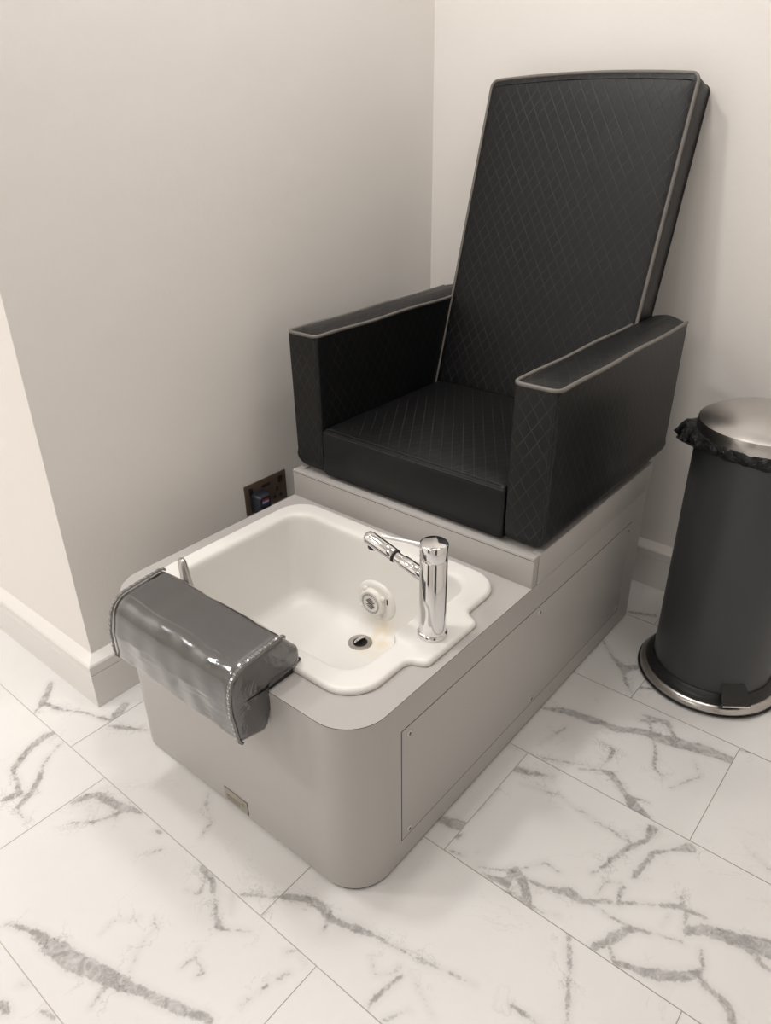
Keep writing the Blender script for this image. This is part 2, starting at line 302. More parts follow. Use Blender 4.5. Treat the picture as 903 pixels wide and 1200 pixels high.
for ri in range(len(rows) - 1):
    y0, y1 = rows[ri], rows[ri + 1]; j = joint.get(y0, .224 - .14 * ((ri * 3) % 5))
    k = math.floor((XL - j) / .6255)
    x = j + k * .6255
    while x < XR:
        tiles.append((max(x, XL), min(x + .6255, XR), max(y0, YF), min(y1, YW))); x += .6255
segs = {i: [] for i in range(len(tiles))}
for L in VEINS:
    cx = sum(p[0] for p in L) / len(L); cy = sum(p[1] for p in L) / len(L)
    for i, (a, b, c, d) in enumerate(tiles):
        if a <= cx < b and c <= cy < d: segs[i] += list(zip(L, L[1:]))
allV, allF, allS = [], [], []; base = 0
for i, (a, b, c, d) in enumerate(tiles):
    if b - a < .01 or d - c < .01: continue
    near = a < 1.75 and b > -.5 and d > -.9
    st = .005 if segs[i] else .15
    nx = max(2, int((b - a) / st) + 1); ny = max(2, int((d - c) / st) + 1)
    gx, gy = np.meshgrid(np.linspace(a + GAP, b - GAP, nx), np.linspace(c + GAP, d - GAP, ny))
    gx, gy = gx.ravel(), gy.ravel(); s = np.full(gx.shape, -.05)
    for p, q in segs[i]:
        dx, dy = q[0] - p[0], q[1] - p[1]; t = np.clip(((gx - p[0]) * dx + (gy - p[1]) * dy) / (dx * dx + dy * dy + 1e-9), 0, 1)
        dist = np.hypot(gx - p[0] - t * dx, gy - p[1] - t * dy); s = np.maximum(s, (p[2] * (1 - t) + q[2] * t) / 2 - dist)
    allV.append(np.stack([gx, gy, np.zeros_like(gx)], 1)); allS.append(s)
    I = (np.arange(ny - 1)[:, None] * nx + np.arange(nx - 1)[None]).ravel() + base
    allF.append(np.stack([I, I + 1, I + nx + 1, I + nx], 1)); base += len(gx)
V = np.concatenate(allV); F = np.concatenate(allF); Sv = np.concatenate(allS)
nf = len(F)
V = np.concatenate([V, [[XL, YF, -.0008], [XR, YF, -.0008], [XR, YW, -.0008], [XL, YW, -.0008], [XL, YF, -.06], [XR, YF, -.06], [XR, YW, -.06], [XL, YW, -.06]]])
Sv = np.concatenate([Sv, np.full(8, -.05)])
ex = np.array([[0, 1, 2, 3], [7, 6, 5, 4], [0, 4, 5, 1], [1, 5, 6, 2], [2, 6, 7, 3], [3, 7, 4, 0]]) + base
F = np.concatenate([F, ex])
me = bpy.data.meshes.new('floor'); me.vertices.add(len(V)); me.vertices.foreach_set('co', V.astype(np.float32).ravel())
me.loops.add(F.size); me.loops.foreach_set('vertex_index', F.astype(np.int32).ravel())
me.polygons.add(len(F)); me.polygons.foreach_set('loop_start', np.arange(0, F.size, 4, dtype=np.int32))
me.materials.append(M['floor']); me.materials.append(M['grout'])
mi = np.zeros(len(F), np.int32); mi[nf:] = 1; me.polygons.foreach_set('material_index', mi)
at_ = me.attributes.new('vein', 'FLOAT', 'POINT'); at_.data.foreach_set('value', Sv.astype(np.float32))
me.update(calc_edges=True); me.validate()
fl = bpy.data.objects.new('floor', me); C.objects.link(fl); struct(fl)

# ---------------------------------------------------------------- base cabinet of the station
cab = thing('pedicure_base_cabinet', 'long grey laminate cabinet with rounded front corners carrying the basin and the black armchair', 'cabinet', (X0 + .34, .55, 0))
R0 = .078
front = rounded([(X0, 0, R0), (X1, 0, R0), (X1, Y1, .0005), (X0, Y1, .0005)], 12)
def inset(L, d):
    n = len(L); out = []
    for i in range(n):
        a = Vector(L[i - 1]); b = Vector(L[(i + 1) % n]); t = (b - a)
        if t.length < 1e-9: out.append(L[i]); continue
        t.normalize(); out.append((L[i][0] - t.y * d, L[i][1] + t.x * d))
    return out
# walls of the cabinet: one wrap around the front part, one box for the rear part
full = rounded([(X0, 0, R0), (X1, 0, R0), (X1, YB, .012), (X0, YB, .012)], 12)
inn = rounded([(X0 + .018, .018, R0 - .018), (X1 - .018, .018, R0 - .018), (X1 - .018, YB - .018, .004), (X0 + .018, YB - .018, .004)], 12)
bm = bmesh.new()
loft(bm, [at(inn, .006), at(full, .006), at(full, H1 - .0016), at(inn, H1 - .0016), at(inn, .006)], False, False)
link('body_panel', bm, M['laminate'], cab, 25)
bm = bmesh.new(); pl = rounded([(X0 + .003, .003, R0 - .003), (X1 - .003, .003, R0 - .003), (X1 - .003, YB - .004, .01), (X0 + .003, YB - .004, .01)], 12)
loft(bm, [at(pl, .0), at(pl, .007)]); link('plinth', bm, M['gap'], cab, 25)
# rear upstand above the deck level: riser board, side boards and seat platform
zt = H2
box('riser', (X0, X1 - .0015, Y1, Y1 + .020, H1 - .0016, zt), M['laminate'], cab, .0006)
sb = box('side_board', (X1 - .018, X1, Y1 + .0215, YB, H1 - .0012, zt), M['laminate'], cab, .0006)
box('side_board', (X0, X0 + .018, Y1 + .0215, YB, H1 - .0012, zt), M['laminate'], cab, .0006)
box('back_board', (X0 + .0185, X1 - .0185, YB - .018, YB, H1, zt), M['laminate'], cab, .0006)
box('seat_platform', (X0 + .0185, X1 - .0185, Y1 + .0205, YB - .0185, H1 + .03, zt - .004), M['laminate'], cab, .0006)
box('edge_seam', (X0 + .001, X1 - .002, Y1 - .0004, Y1 + .002, zt - .0062, zt - .0052), M['dark_edge'], cab)
# deck with the cut-out for the basin (the basin flange covers the cut)
bm = bmesh.new(); k = 12
dout = rounded([(X0, 0, R0), (X1, 0, R0), (X1, Y1, .0005), (X0, Y1, .0005)], k)
din = rounded([(.225, .083, .06), (.763, .083, .06), (.763, .492, .06), (.225, .492, .06)], k)
loft(bm, [at(din, H1 - .0014), at(dout, H1 - .0014), at(dout, H1), at(din, H1), at(din, H1 - .0014)], False, False)
for f in bm.faces: f.material_index = 0
bm.normal_update()
for f in bm.faces:
    if abs(f.normal.z) < .3: f.material_index = 1
link('deck', bm, None, cab, 25, [M['laminate'], M['dark_edge']])
# access panel on the long side, framed by a dark joint, six cross-head screws
ay0, ay1, az0, az1 = .1165, 1.036, .0575, .327
jn = bmesh.new(); bx(jn, X1 - .001, X1 + .0004, ay0, ay1, az0, az1); link('panel_joint', jn, M['gap'], cab)
ap = box('access_panel', (X1 - .0008, X1 + .0009, ay0 + .0013, ay1 - .0013, az0 + .0022, az1 - .001), M['laminate'], cab, .0003)
for sy in (.137, .578, 1.019):
    for sz in (.074, .310):
        bm = bmesh.new()
        loft(bm, [[(X1 + d, sy + r * math.cos(a * PI / 12), sz + r * math.sin(a * PI / 12)) for a in range(24)] for r, d in ((.0066, .0008), (.0066, .0018), (.0052, .0028), (.002, .0032))])
        for w, h in ((.0033, .0007), (.0007, .0033)): bx(bm, X1 + .003, X1 + .0036, sy - w, sy + w, sz - h, sz + h, mi=1)
        link('screw', bm, None, cab, 40, [M['screw'], M['gap']])
# small metal maker's plate low on the front
bd = box('nameplate', (.4745, .5435, -.0015, .0005, .0125, .0455), M['badge'], cab, .0004)
bm = bmesh.new(); bx(bm, .4735, .5445, -.0006, .0004, .0115, .0465); link('nameplate_rim', bm, M['dark_edge'], cab)
bm = bmesh.new()
for i in range(7): bx(bm, .482 + i * .006, .4855 + i * .006, -.0019, -.0014, .024, .031)
bx(bm, .527, .534, -.0019, -.0014, .028, .036); bx(bm, .482, .521, -.0019, -.0014, .0185, .0200)
link('engraving', bm, M['badge_dark'], bd)

# ---------------------------------------------------------------- foot basin
bs = thing('foot_basin', 'white rectangular foot basin sunk in the grey deck, with tap ledge bulging to the right', 'basin', (.495, .29, H1))
def outl(e):   # outer flange outline grown by e
    return rounded([(.202 - e, .0605 - e, .072 + e), (.7865 + e, .0605 - e, .072 + e), (.7865 + e, .197 - e, .022 - e), (.8205 + e, .212 - e, .016 + e),
                    (.8205 + e, .3645 + e, .016 + e), (.7865 + e, .3805 + e, .022 - e), (.7865 + e, .512 + e, .068 + e), (.202 - e, .512 + e, .068 + e)], 8)
def innl(e, b=0, d=0):  # inner opening shrunk by e
    xi = min(.722 - e * .2, .739 - e - .007)
    return rounded([(.246 + e, .106 + e, .052), (.739 - e, .106 + e, .052), (.739 - e, .226 + b, .014), (xi, .240 + b, .010),
                    (xi, .344 - b, .010), (.739 - e, .358 - b, .014), (.739 - e, .466 - e, .05), (.243 + e, .466 - e, .05)], 8)
zt = H1 + .0125
bm = bmesh.new(); ZF = .175
L = [at(outl(-.012), H1 + .0003), at(outl(-.001), H1 + .0003), at(outl(.0), H1 + .003), at(outl(-.0002), H1 + .0065), at(outl(-.002), H1 + .0102), at(outl(-.0055), zt - .0003), at(outl(-.010), zt),
     at(innl(-.012), zt), at(innl(-.006), zt - .0007), at(innl(-.0015), zt - .0035), at(innl(.001), zt - .009), at(innl(.002), zt - .018)]
for t in (.33, .66, 1): L.append(at(innl(.002 + .014 * t), zt - .018 + (ZF + .04 - zt + .018) * t))
for a in (15, 30, 45, 60, 75, 90):
    a = math.radians(a); L.append(at(innl(.016 + .036 * (1 - math.cos(a)), .0), ZF + .04 - .04 * math.sin(a)))
last = L[-1]; cx, cy = .495, .30
for s in (.85, .5, .2): L.append([(cx + (p[0] - cx) * s, cy + (p[1] - cy) * s, ZF) for p in last])
loft(bm, L, False, True)
bo = link('basin_shell', bm, M['basin'], bs, 50)
# drain
DX, DY = .496, .394
bm = bmesh.new(); lathe(bm, [(.0275, ZF + .0003), (.0275, ZF + .0016), (.024, ZF + .0026), (.017, ZF + .002), (.0165, ZF + .0007)], (DX, DY), 48)
dr = link('drain', bm, M['brushed'], bs)
bm = bmesh.new(); lathe(bm, [(.0166, ZF + .0008), (.0001, ZF + .0009)], (DX, DY), 32); link('drain_hole', bm, M['gap'], dr)
bm = bmesh.new(); lathe(bm, [(.0001, -.0028), (.0140, -.0028), (.0150, -.002), (.0150, .0015), (.0135, .0028), (.0001, .0032)], (0, 0), 40)
bmesh.ops.transform(bm, matrix=Matrix.Translation((DX - .001, DY, ZF + .006)) @ Matrix.Rotation(math.radians(-62), 4, Vector((.25, .97, 0))), verts=bm.verts)
link('drain_plug', bm, M['chrome'], dr)
# whirlpool jet on the back wall
JX, JZ = .497, .257; JY = .466 - .0115
def disc(bm, cx, cz, y0, prof, n=40, sx=1, sz=1, mi=0):
    loft(bm, [[(cx + r * sx * math.cos(2 * PI * j / n), y0 - d, cz + r * sz * math.sin(2 * PI * j / n)) for j in range(n)] for r, d in prof], False, True, mi=mi)
bm = bmesh.new(); disc(bm, JX, JZ, JY + .008, [(.052, 0), (.052, .008), (.049, .0125), (.042, .0135), (.02, .0135)], 48, 1.08, .98)
jt = link('jet_plate', bm, M['plastic'], bs, 50)
CX, CZ = JX - .006, JZ - .001
bm = bmesh.new(); disc(bm, CX, CZ, JY - .004, [(.035, 0), (.0345, .006), (.032, .0105), (.0290, .012), (.0280, .0115), (.01, .0125)], 48)
for a in (35, 125, 215, 305):
    a = math.radians(a); p = Vector((CX + .034 * math.cos(a), JY - .009, CZ + .034 * math.sin(a)))
    cyl(bm, p + Vector((0, .006, 0)), p + Vector((.004 * math.cos(a), -.004, .004 * math.sin(a))), .0065, .0055, 16, .0015)
jc = link('jet_cover', bm, M['plastic'], bs, 50)
bm = bmesh.new(); yy = JY - .0168
for i in range(34):
    a = 2 * PI * i / 34; u = Vector((math.cos(a), 0, math.sin(a))); w = Vector((-u.z, 0, u.x))
    q = [Vector((CX, yy, CZ)) + u * r + w * s for r, s in ((.0205, -.0005), (.0250, -.0005), (.0250, .0005), (.0205, .0005))]
    loft(bm, [[p for p in q], [p + Vector((0, -.0006, 0)) for p in q]])
for sgn in (1, -1):
    for k in range(4):
        r = .0045 + .0038 * k; c = Vector((CX + sgn * .0, yy - .0003, CZ + sgn * .0165))
        pts = [c + Vector((r * math.cos(a), 0, -sgn * r * math.sin(a))) for a in [math.radians(40 + 100 * j / 8) for j in range(9)]]
        tube(bm, pts, .0008, 6)
link('jet_grille_slots', bm, M['gap'], jc, 0)
bm = bmesh.new(); bx(bm, CX + .039, CX + .042, JY - .0062, JY - .005, CZ + .008, CZ + .022); link('jet_slot', bm, M['gap'], jt)

# ---------------------------------------------------------------- mixer tap
TX, TY, TZ = .777, .2825, H1 + .0125
tp = thing('mixer_tap', 'chrome cylindrical mixer tap with pull-out spray spout standing on the basin ledge', 'tap', (TX, TY, TZ))
bm = bmesh.new(); lathe(bm, [(.0275, 0), (.0280, .002), (.0280, .005), (.0262, .0085), (.0245, .0100), (.0243, .1580), (.0232, .1595)], (0, 0), 64, cap0=True, cap1=True)
bmesh.ops.translate(bm, verts=bm.verts, vec=(TX, TY, TZ)); link('tap_body', bm, M['chrome'], tp, 40)
bm = bmesh.new(); lathe(bm, [(.0225, .159), (.0225, .1625), (.0245, .1635), (.0247, .1655), (.0247, .1885), (.0235, .1905), (.021, .1915), (.0005, .1918)], (0, 0), 64, cap0=True)
bmesh.ops.translate(bm, verts=bm.verts, vec=(TX, TY, TZ)); link('tap_cap', bm, M['chrome'], tp, 40)
# spout: fixed arm, collar, black ring and spray head
s0 = Vector((TX - .008, TY, .5145)); dr_ = Vector((-.119, .0, .0315)).normalized()
pt = lambda t: s0 + dr_ * t
bm = bmesh.new(); cyl(bm, pt(0), pt(.062), .0125, .0125, 40, .0012); sp = link('spout', bm, M['chrome'], tp, 50)
bm = bmesh.new(); cyl(bm, pt(.052), pt(.094), .0100, .0100, 40); link('spout_neck', bm, M['chrome'], tp, 50)
bm = bmesh.new(); cyl(bm, pt(.0775), pt(.0825), .0125, .0125, 40, .0008); link('spout_ring', bm, M['rubber'], tp, 50)
bm = bmesh.new()
u = dr_.orthogonal().normalized(); v = dr_.cross(u)
prof = [(.0118, .0822), (.0128, .084), (.0132, .100), (.0132, .138), (.0118, .146), (.008, .150), (.002, .1515)]
loft(bm, [[pt(z) + (u * math.cos(2 * PI * j / 40) + v * math.sin(2 * PI * j / 40)) * r for j in range(40)] for r, z in prof])
sh = link('spray_head', bm, M['chrome'], tp, 50)
bm = bmesh.new(); cyl(bm, pt(.134) + Vector((0, 0, -.010)), pt(.134) + Vector((-.002, 0, -.0175)), .0095, .0085, 28, .001); link('spray_nozzle', bm, M['rubber'], sh, 50)
bm = bmesh.new(); tube(bm, [(TX - .018, TY - .002, .5835), (TX - .06, TY - .014, .5835), (TX - .094, TY - .0235, .583)], [.0036, .0030, .0036], 14); link('lever', bm, M['white_metal'], tp, 50)

# ---------------------------------------------------------------- footrest cushion in its clear cover
fr = thing('footrest_cushion', 'grey L-shaped footrest cushion in clear vinyl cover, hooked over the front deck edge', 'cushion', (.48, 0, H1))
P0 = [(.074, .4085, .006), (.076, .434, .012), (.040, .4765, .012), (-.070, .4665, .040), (-.075, .400, .05), (-.066, .328, .008), (-.016, .3145, .006), (-.0035, .345, .01), (-.0035, .3965, .004), (.004, .4085, .004)]
prof = rounded(P0, 6)
pc = Vector((sum(p[0] for p in prof) / len(prof), sum(p[1] for p in prof) / len(prof)))
def shear(y, z, x):  # lower front edge flares towards the wall
    return 0
def pillow(xa, xb, g, wob=0):
    """loops along x with rounded ends; g grows the profile"""
    base = inset(prof, g) if g else prof
    area = sum(base[i - 1][0] * base[i][1] - base[i][0] * base[i - 1][1] for i in range(len(base)))
    loops = []; NX = 30
    ends = [(0, .010), (.002, .004), (.007, .0005)]
    xs = [(xa + d, e) for d, e in ends] + [(xa + .02 + (xb - xa - .04) * i / NX, 0) for i in range(NX + 1)] + [(xb - d, e) for d, e in ends[::-1]]
    for i, (x, e) in enumerate(xs):
        B = []
        for k, (y, z) in enumerate(base):
            d = Vector((y, z)) - Vector((.0, .40)); l = d.length or 1
            yy, zz = y - d.x / l * e, z - d.y / l * e
            if wob:
                w = math.sin(x * 41 + k * .35) * .0008 + math.sin(x * 97 - k * .21 + 1) * .0005
                yy += d.x / l * w; zz += d.y / l * w
            xx = x
            if x < (xa + xb) / 2: xx = x - .030 * max(0, min(1, (.44 - zz) / .11)) * ((xa + xb) / 2 - x) / ((xb - xa) / 2)
            B.append((xx, yy, zz))
        loops.append(B)
    return loops
XA, XB = .318, .650
bm = bmesh.new(); loft(bm, pillow(XA + .004, XB - .004, 0)); cu = link('cushion', bm, M['cushion'], fr, 40)
bm = bmesh.new(); L = pillow(XA, XB, -.0025, 1); loft(bm, L); cv = link('clear_cover', bm, M['clear'], fr, 60)
# hem of the cover with two stitch rows at each end
for xe, sg in ((XB - .002, 1), (XA + .002, -1)):
    bm = bmesh.new(); st = bmesh.new(); b2 = inset(prof, -.0030); n = len(b2)
    idx = [i for i in range(n)]
    path = []
    for i in idx:
        y, z = b2[i]; 
        if (z > .447 and y < .05) or y < -.045: path.append((y, z))
    path = path
    # order along front from the back top to the bottom
    rowsH = []
    def PX(y, z):
        return xe if sg > 0 else xe - .030 * max(0, min(1, (.44 - z) / .11)) * .96
    dens = []
    for a, b in zip(path, path[1:]):
        m = max(1, int((Vector(b) - Vector(a)).length / .0025))
        for t in range(m): dens.append((a[0] + (b[0] - a[0]) * t / m, a[1] + (b[1] - a[1]) * t / m))
    dens.append(path[-1])
    pin = []
    for i in range(len(dens)):
        a = Vector(dens[max(i - 1, 0)]); b = Vector(dens[min(i + 1, len(dens) - 1)]); t = (b - a)
        t = t.normalized() if t.length > 1e-6 else Vector((1, 0)); nrm = Vector((t.y, -t.x))
        if nrm.dot(Vector(dens[i]) - Vector((0, .38))) < 0: nrm = -nrm
        pin.append((Vector(dens[i]), nrm))
    V1 = []
    for k, (p, nr) in enumerate(pin):
        w = .0006 * math.sin(k * 1.3) + .0004 * math.sin(k * 2.9)
        q0 = p - nr * .0005; q1 = p + nr * (.0032 + w)
        x = PX(*p)
        V1.append([(x - .0050, q0.x, q0.y), (x - .0035, q1.x, q1.y), (x + .0010, q1.x, q1.y), (x + .0025, q0.x, q0.y)])
    loft(bm, V1, True, True)
    hm = link('cover_hem', bm, M['hem'], fr, 30)
    for k in range(1, len(pin) - 1, 2):
        p, nr = pin[k]; p2, _ = pin[k + 1]; x = PX(*p)
        for off, sx in ((.0018, .0004), (.0018, -.0034)):
            a = p + nr * (off + .0012); b = p.lerp(p2, .6) + nr * (off + .0012)
            tube(st, [(x + sx, a.x, a.y), (x + sx, b.x, b.y)], .00055, 5)
        if k % 4 == 1 and sg > 0:
            a = p + nr * .0015; tube(st, [(x - .0055 if sg > 0 else x + .0055, a.x, a.y), (x + .0015 * sg, (p + nr * .005).x, (p + nr * .005).y)], .0004, 5)
    link('hem_stitching', st, M['stitch'], hm, 0); 
# dark bracket pad under the cushion where it rests on the deck
bm = bmesh.new(); bx(bm, .35, .646, .006, .080, H1 + .0135, H1 + .0190, .0015); link('underside_pad', bm, M['rubber'], fr)
bm = bmesh.new(); bx(bm, .37, .648, .004, .0590, H1 + .0002, H1 + .0140, .002); link('underside_pad', bm, M['rubber'], fr)
# loop of the cover standing up at the back left corner
bm = bmesh.new(); pts = [Vector((XA + .004 + .0, .004 + .040 * t, .468 + .003 * t + .013 * math.sin(PI * t))) for t in [i / 14 for i in range(15)]]
tube(bm, pts, .0011, 6); link('cover_loop', bm, M['hem'], fr, 60)
# height lever of the footrest
lv = None
bm = bmesh.new()
lp = []
for t, wx, wy in ((0, .0190, .0105), (.3, .0170, .0095), (.75, .0135, .0085), (.93, .0115, .0070), (1, .007, .0045)):
    c = Vector((.330, .0845, H1 + .0127)).lerp(Vector((.3085, .0925, .4735)), t)
    lp.append([(c.x + wx * math.cos(a) * .8, c.y + wy * math.sin(a), c.z + wx * math.cos(a) * .12) for a in [2 * PI * j / 20 for j in range(20)]])
loft(bm, lp); lv = link('footrest_lever', bm, M['brushed'], None, 50)
tag(lv, 'short satin metal lever standing on the basin rim behind the footrest cushion', 'lever')

# ---------------------------------------------------------------- armchair
AXL, AXLI, AXRI, AXR, AY, AYR, AZ, SZ = .1555, .2475, .7505, .8455, .5552, 1.172, .797, .583
ZB = H2 + .0030
ch = thing('armchair', 'black quilted vinyl armchair with high reclined back and taupe piping on the grey cabinet', 'armchair', (.5, .86, H2))
def arm(xi, xo, name='armrest'):
    s = 1 if xo > xi else -1
    bm = bmesh.new(); L = []
    def ring(ei, eo, ef, er, z, dz=0, r=.008):
        a, b = (xi + s * ei, xo - s * eo); x0, x1 = min(a, b), max(a, b)
        return [(p[0], p[1], z) for p in rrect(x0, x1, AY + ef, AYR - er, max(.001, min(r, (x1 - x0) / 2.2)), 5)]
    R = .030; Rr = .055
    for k in range(9):
        a = PI / 2 * k / 8; z = ZB + .004 + R * (1 - math.cos(a)); eo = R * (1 - math.sin(a)); 
        zz = ZB + Rr * (1 - math.cos(a)); 
        L.append(ring(.003 * (1 - math.sin(a)), eo, .012 * (1 - math.sin(a)), Rr * (1 - math.sin(min(PI / 2, math.acos(max(0, 1 - (z - ZB) / Rr))))), z))
    for z in (.51, .535, .58, .64, .70, .75, AZ - .012):
        u = (z - ZB) / Rr
        er = Rr * (1 - math.sqrt(max(0, 1 - (1 - min(1, u)) ** 2)))
        L.append(ring(0, .0035 * (1 - (z - .5) / .3), 0, er, z))
    L.append(ring(0, 0, 0, 0, AZ - .003))
    L.append(ring(.003, .003, .003, .001, AZ, r=.012))
    for e, dz in ((.010, .0035), (.022, .0075), (.036, .0095)):
        L.append([(p[0], p[1], AZ + dz * (1 + .35 * max(0, (p[1] - .95) / .22))) for p in ring(e, e, e * 1.2, e * .35, AZ, r=.018)])
    loft(bm, L); boxuv(bm); o = link(name, bm, M['leather'], ch, 40)
    # piping round the top, open at the rear
    a, b = min(xi, xo), max(xi, xo)
    c = rounded([(a + .001, AYR - .008, .001), (a + .001, AY + .0005, .016), (b - .001, AY + .0005, .016), (b - .001, AYR - .008, .001)], 7)
    c = c[7:-7]
    bm = bmesh.new(); P = []
    for i in range(len(c) - 1):
        p, q = Vector(c[i]), Vector(c[i + 1]); m = max(1, int((q - p).length / .03))
        for t in range(m): P.append(p.lerp(q, t / m))
    P.append(Vector(c[-1]))
    tube(bm, [(p.x, p.y, AZ + .0005 + .0012 * math.sin(p.y * 23)) for p in P], .0041, 10)
    pp = link('piping', bm, M['piping'], o, 60)
    # twin seam down the front face beside the visible edge and round the bottom
    bm = bmesh.new(); xs = b - .007 if s > 0 else b - .007
    zs_ = [AZ - .008, .70, .6, .52, .50]
    for off in (0, .0045):
        pts = [(xs - off, AY - .0003, z) for z in zs_]
        if s > 0:
            for k in range(1, 8):
                a2 = PI / 2 * k / 7; pts.append((xs - off - (R - .006) * (1 - math.cos(a2)), AY - .0003 + .012 * (1 - math.cos(a2)), ZB + R + .004 - (R - .004) * math.sin(a2)))
        else: pts.append((xs - off, AY - .0003, ZB + .02))
        tube(bm, pts, .0006, 6)
    link('seam', bm, M['thread'] , o, 60)
    return o
arm(AXRI, AXR); arm(AXLI, AXL)
# seat
bm = bmesh.new(); L = []
for e, z in ((.010, ZB), (.003, ZB + .002), (0, ZB + .010), (0, SZ - .022), (.0005, SZ - .010), (.004, SZ - .0035), (.012, SZ - .001), (.05, SZ + .001), (.12, SZ + .002)):
    L.append(at(rrect(AXLI + .0012 + e, AXRI - .0012 - e, AY - .0012 + e, 1.07 - e, .006 + e * .4, 5), z))
loft(bm, L); boxuv(bm); st = link('seat', bm, M['leather'], ch, 40)
for f in st.data.polygons: pass
st.data.materials.append(M['leather_plain'])
for f in st.data.polygons:
    if abs(f.normal.z) < .6: f.material_index = 1
bm = bmesh.new(); tube(bm, [(AXLI + .006, AY - .001, SZ - .0085), (AXRI - .006, AY - .001, SZ - .0085)], .0010, 6)
tube(bm, [(AXLI + .012, AY + .006, SZ - .0002), (AXRI - .012, AY + .006, SZ - .0002)], .0006, 6); link('seam', bm, M['thread'], st, 60)
# backrest, built upright and leaned back
BX0, BX1, BT = .2475, .7615, .086; tilt = math.atan(.2986)
org = Vector((0, 1.0164 - .2986 * .045, .575)); LEN = (1.300 - .575) / math.cos(tilt)
MT = Matrix.Translation(org) @ Matrix.Rotation(-tilt, 4, 'X')
def bo_(e, N=14):
    x0, x1 = BX0 + e, BX1 - e; pts = [(x0, 0 + e), (x1, 0 + e)]
    r = max(.004, .016 - e * .2); zt = LEN - e; out = []
    xc, hw = (x0 + x1) / 2, (x1 - x0) / 2
    def top(x): return zt + .010 * (1 - ((x - xc) / hw) ** 2)
    out += [(x0 + (x1 - x0) * i / 8, e) for i in range(9)]
    out += [(x1, e + (zt - r - e) * i / 10) for i in range(1, 11)]
    for a in range(1, 6): q = PI / 2 * a / 6; out.append((x1 - r + r * math.cos(q), zt - r + r * math.sin(q) + (top(x1 - r) - zt) * a / 6))
    for i in range(N + 1): x = x1 - r - (x1 - x0 - 2 * r) * i / N; out.append((x, top(x)))
    for a in range(1, 6): q = PI / 2 + PI / 2 * a / 6; out.append((x0 + r + r * math.cos(q), zt - r + r * math.sin(q) + (top(x0 + r) - zt) * (6 - a) / 6))
    out += [(x0, e + (zt - r - e) * (10 - i) / 10) for i in range(0, 10)]
    return out
bm = bmesh.new()
L = [[(x, y, z) for x, z in bo_(e)] for e, y in ((.09, -.0015), (.045, -.001), (.018, .0002), (.007, .0016), (.0015, .004), (0, .008), (0, BT - .006), (.0025, BT - .0015), (.008, BT), (.05, BT + .002))]
loft(bm, L); boxuv(bm); bmesh.ops.transform(bm, matrix=MT, verts=bm.verts)
bk = link('backrest', bm, M['leather'], ch, 40)
for y, mname, rr in ((.0045, 'piping', .0040), (BT - .004, 'leather_plain', .0030)):
    bm = bmesh.new(); pts = [(x, y, z) for x, z in bo_(.0008)]
    pts = pts + [pts[0]]; tube(bm, pts, rr, 8, False); bmesh.ops.transform(bm, matrix=MT, verts=bm.verts)
    link('piping', bm, M[mname], bk, 60)
bm = bmesh.new(); tp_ = [(x, -.0006, z - .013) for x, z in bo_(.002) if z > LEN - .02][4:-4]
tube(bm, tp_, .0007, 6); bmesh.ops.transform(bm, matrix=MT, verts=bm.verts); link('seam', bm, M['thread'], bk, 60)

# ---------------------------------------------------------------- pedal bin
bn = thing('pedal_bin', 'tall dark grey cylindrical pedal bin with domed steel lid, beside the cabinet', 'bin', (1.094, 1.013, 0))
BC = (1.094, 1.013)
bm = bmesh.new(); lathe(bm, [(.128, .026), (.134, .028), (.134, .6), (.1335, .618), (.128, .622), (.126, .60)], BC, 96); link('bin_body', bm, M['bin'], bn, 40)
bm = bmesh.new(); lathe(bm, [(.12, .001), (.159, .001), (.163, .005), (.163, .014), (.158, .021), (.150, .025), (.12, .027)], BC, 96); link('base_ring', bm, M['brushed'], bn, 40)
bm = bmesh.new(); lathe(bm, [(.166, .004), (.1675, .006), (.1665, .008), (.1635, .008), (.1632, .004)], BC, 96); link('foot_rim', bm, M['rubber'], bn, 40)
bm = bmesh.new(); lathe(bm, [(.150, .0245), (.152, .028), (.150, .033), (.144, .040), (.1355, .046), (.1345, .040)], BC, 96); link('base_skirt', bm, M['blackplastic'], bn, 40)
bm = bmesh.new(); lathe(bm, [(.133, .633), (.1365, .632), (.1375, .636), (.1372, .655), (.1355, .6605), (.131, .6635), (.118, .671), (.098, .680), (.07, .6885), (.04, .6925), (.012, .6935), (.0005, .6935)], BC, 96)
link('lid', bm, M['brushed'], bn, 32)
# pedal
pd = Vector((.60, -.80, 0)).normalized(); pw = Vector((-pd.y, pd.x, 0))
def pq(d, w, z): return tuple(Vector((BC[0], BC[1], 0)) + pd * d + pw * w + Vector((0, 0, z)))
bm = bmesh.new()
loft(bm, [[pq(d, s * w, z) for s, z in ((-1, z0), (1, z0), (1, z0 + .004), (-1, z0 + .004))] for d, w, z0 in ((.132, .024, .072), (.140, .027, .068), (.156, .031, .052), (.166, .0315, .045), (.169, .0315, .038))])
pe = link('pedal', bm, M['blackplastic'], bn, 30)
bm = bmesh.new(); tube(bm, [pq(.1695, w, .0405) for w in (-.030, -.01, .01, .030)], .0022, 8); link('pedal_trim', bm, M['chrome'], pe, 60)
# hinge at the back
bm = bmesh.new(); bx(bm, BC[0] - .05, BC[0] + .04, BC[1] + .128, BC[1] + .150, .59, .655, .004); link('hinge', bm, M['blackplastic'], bn)
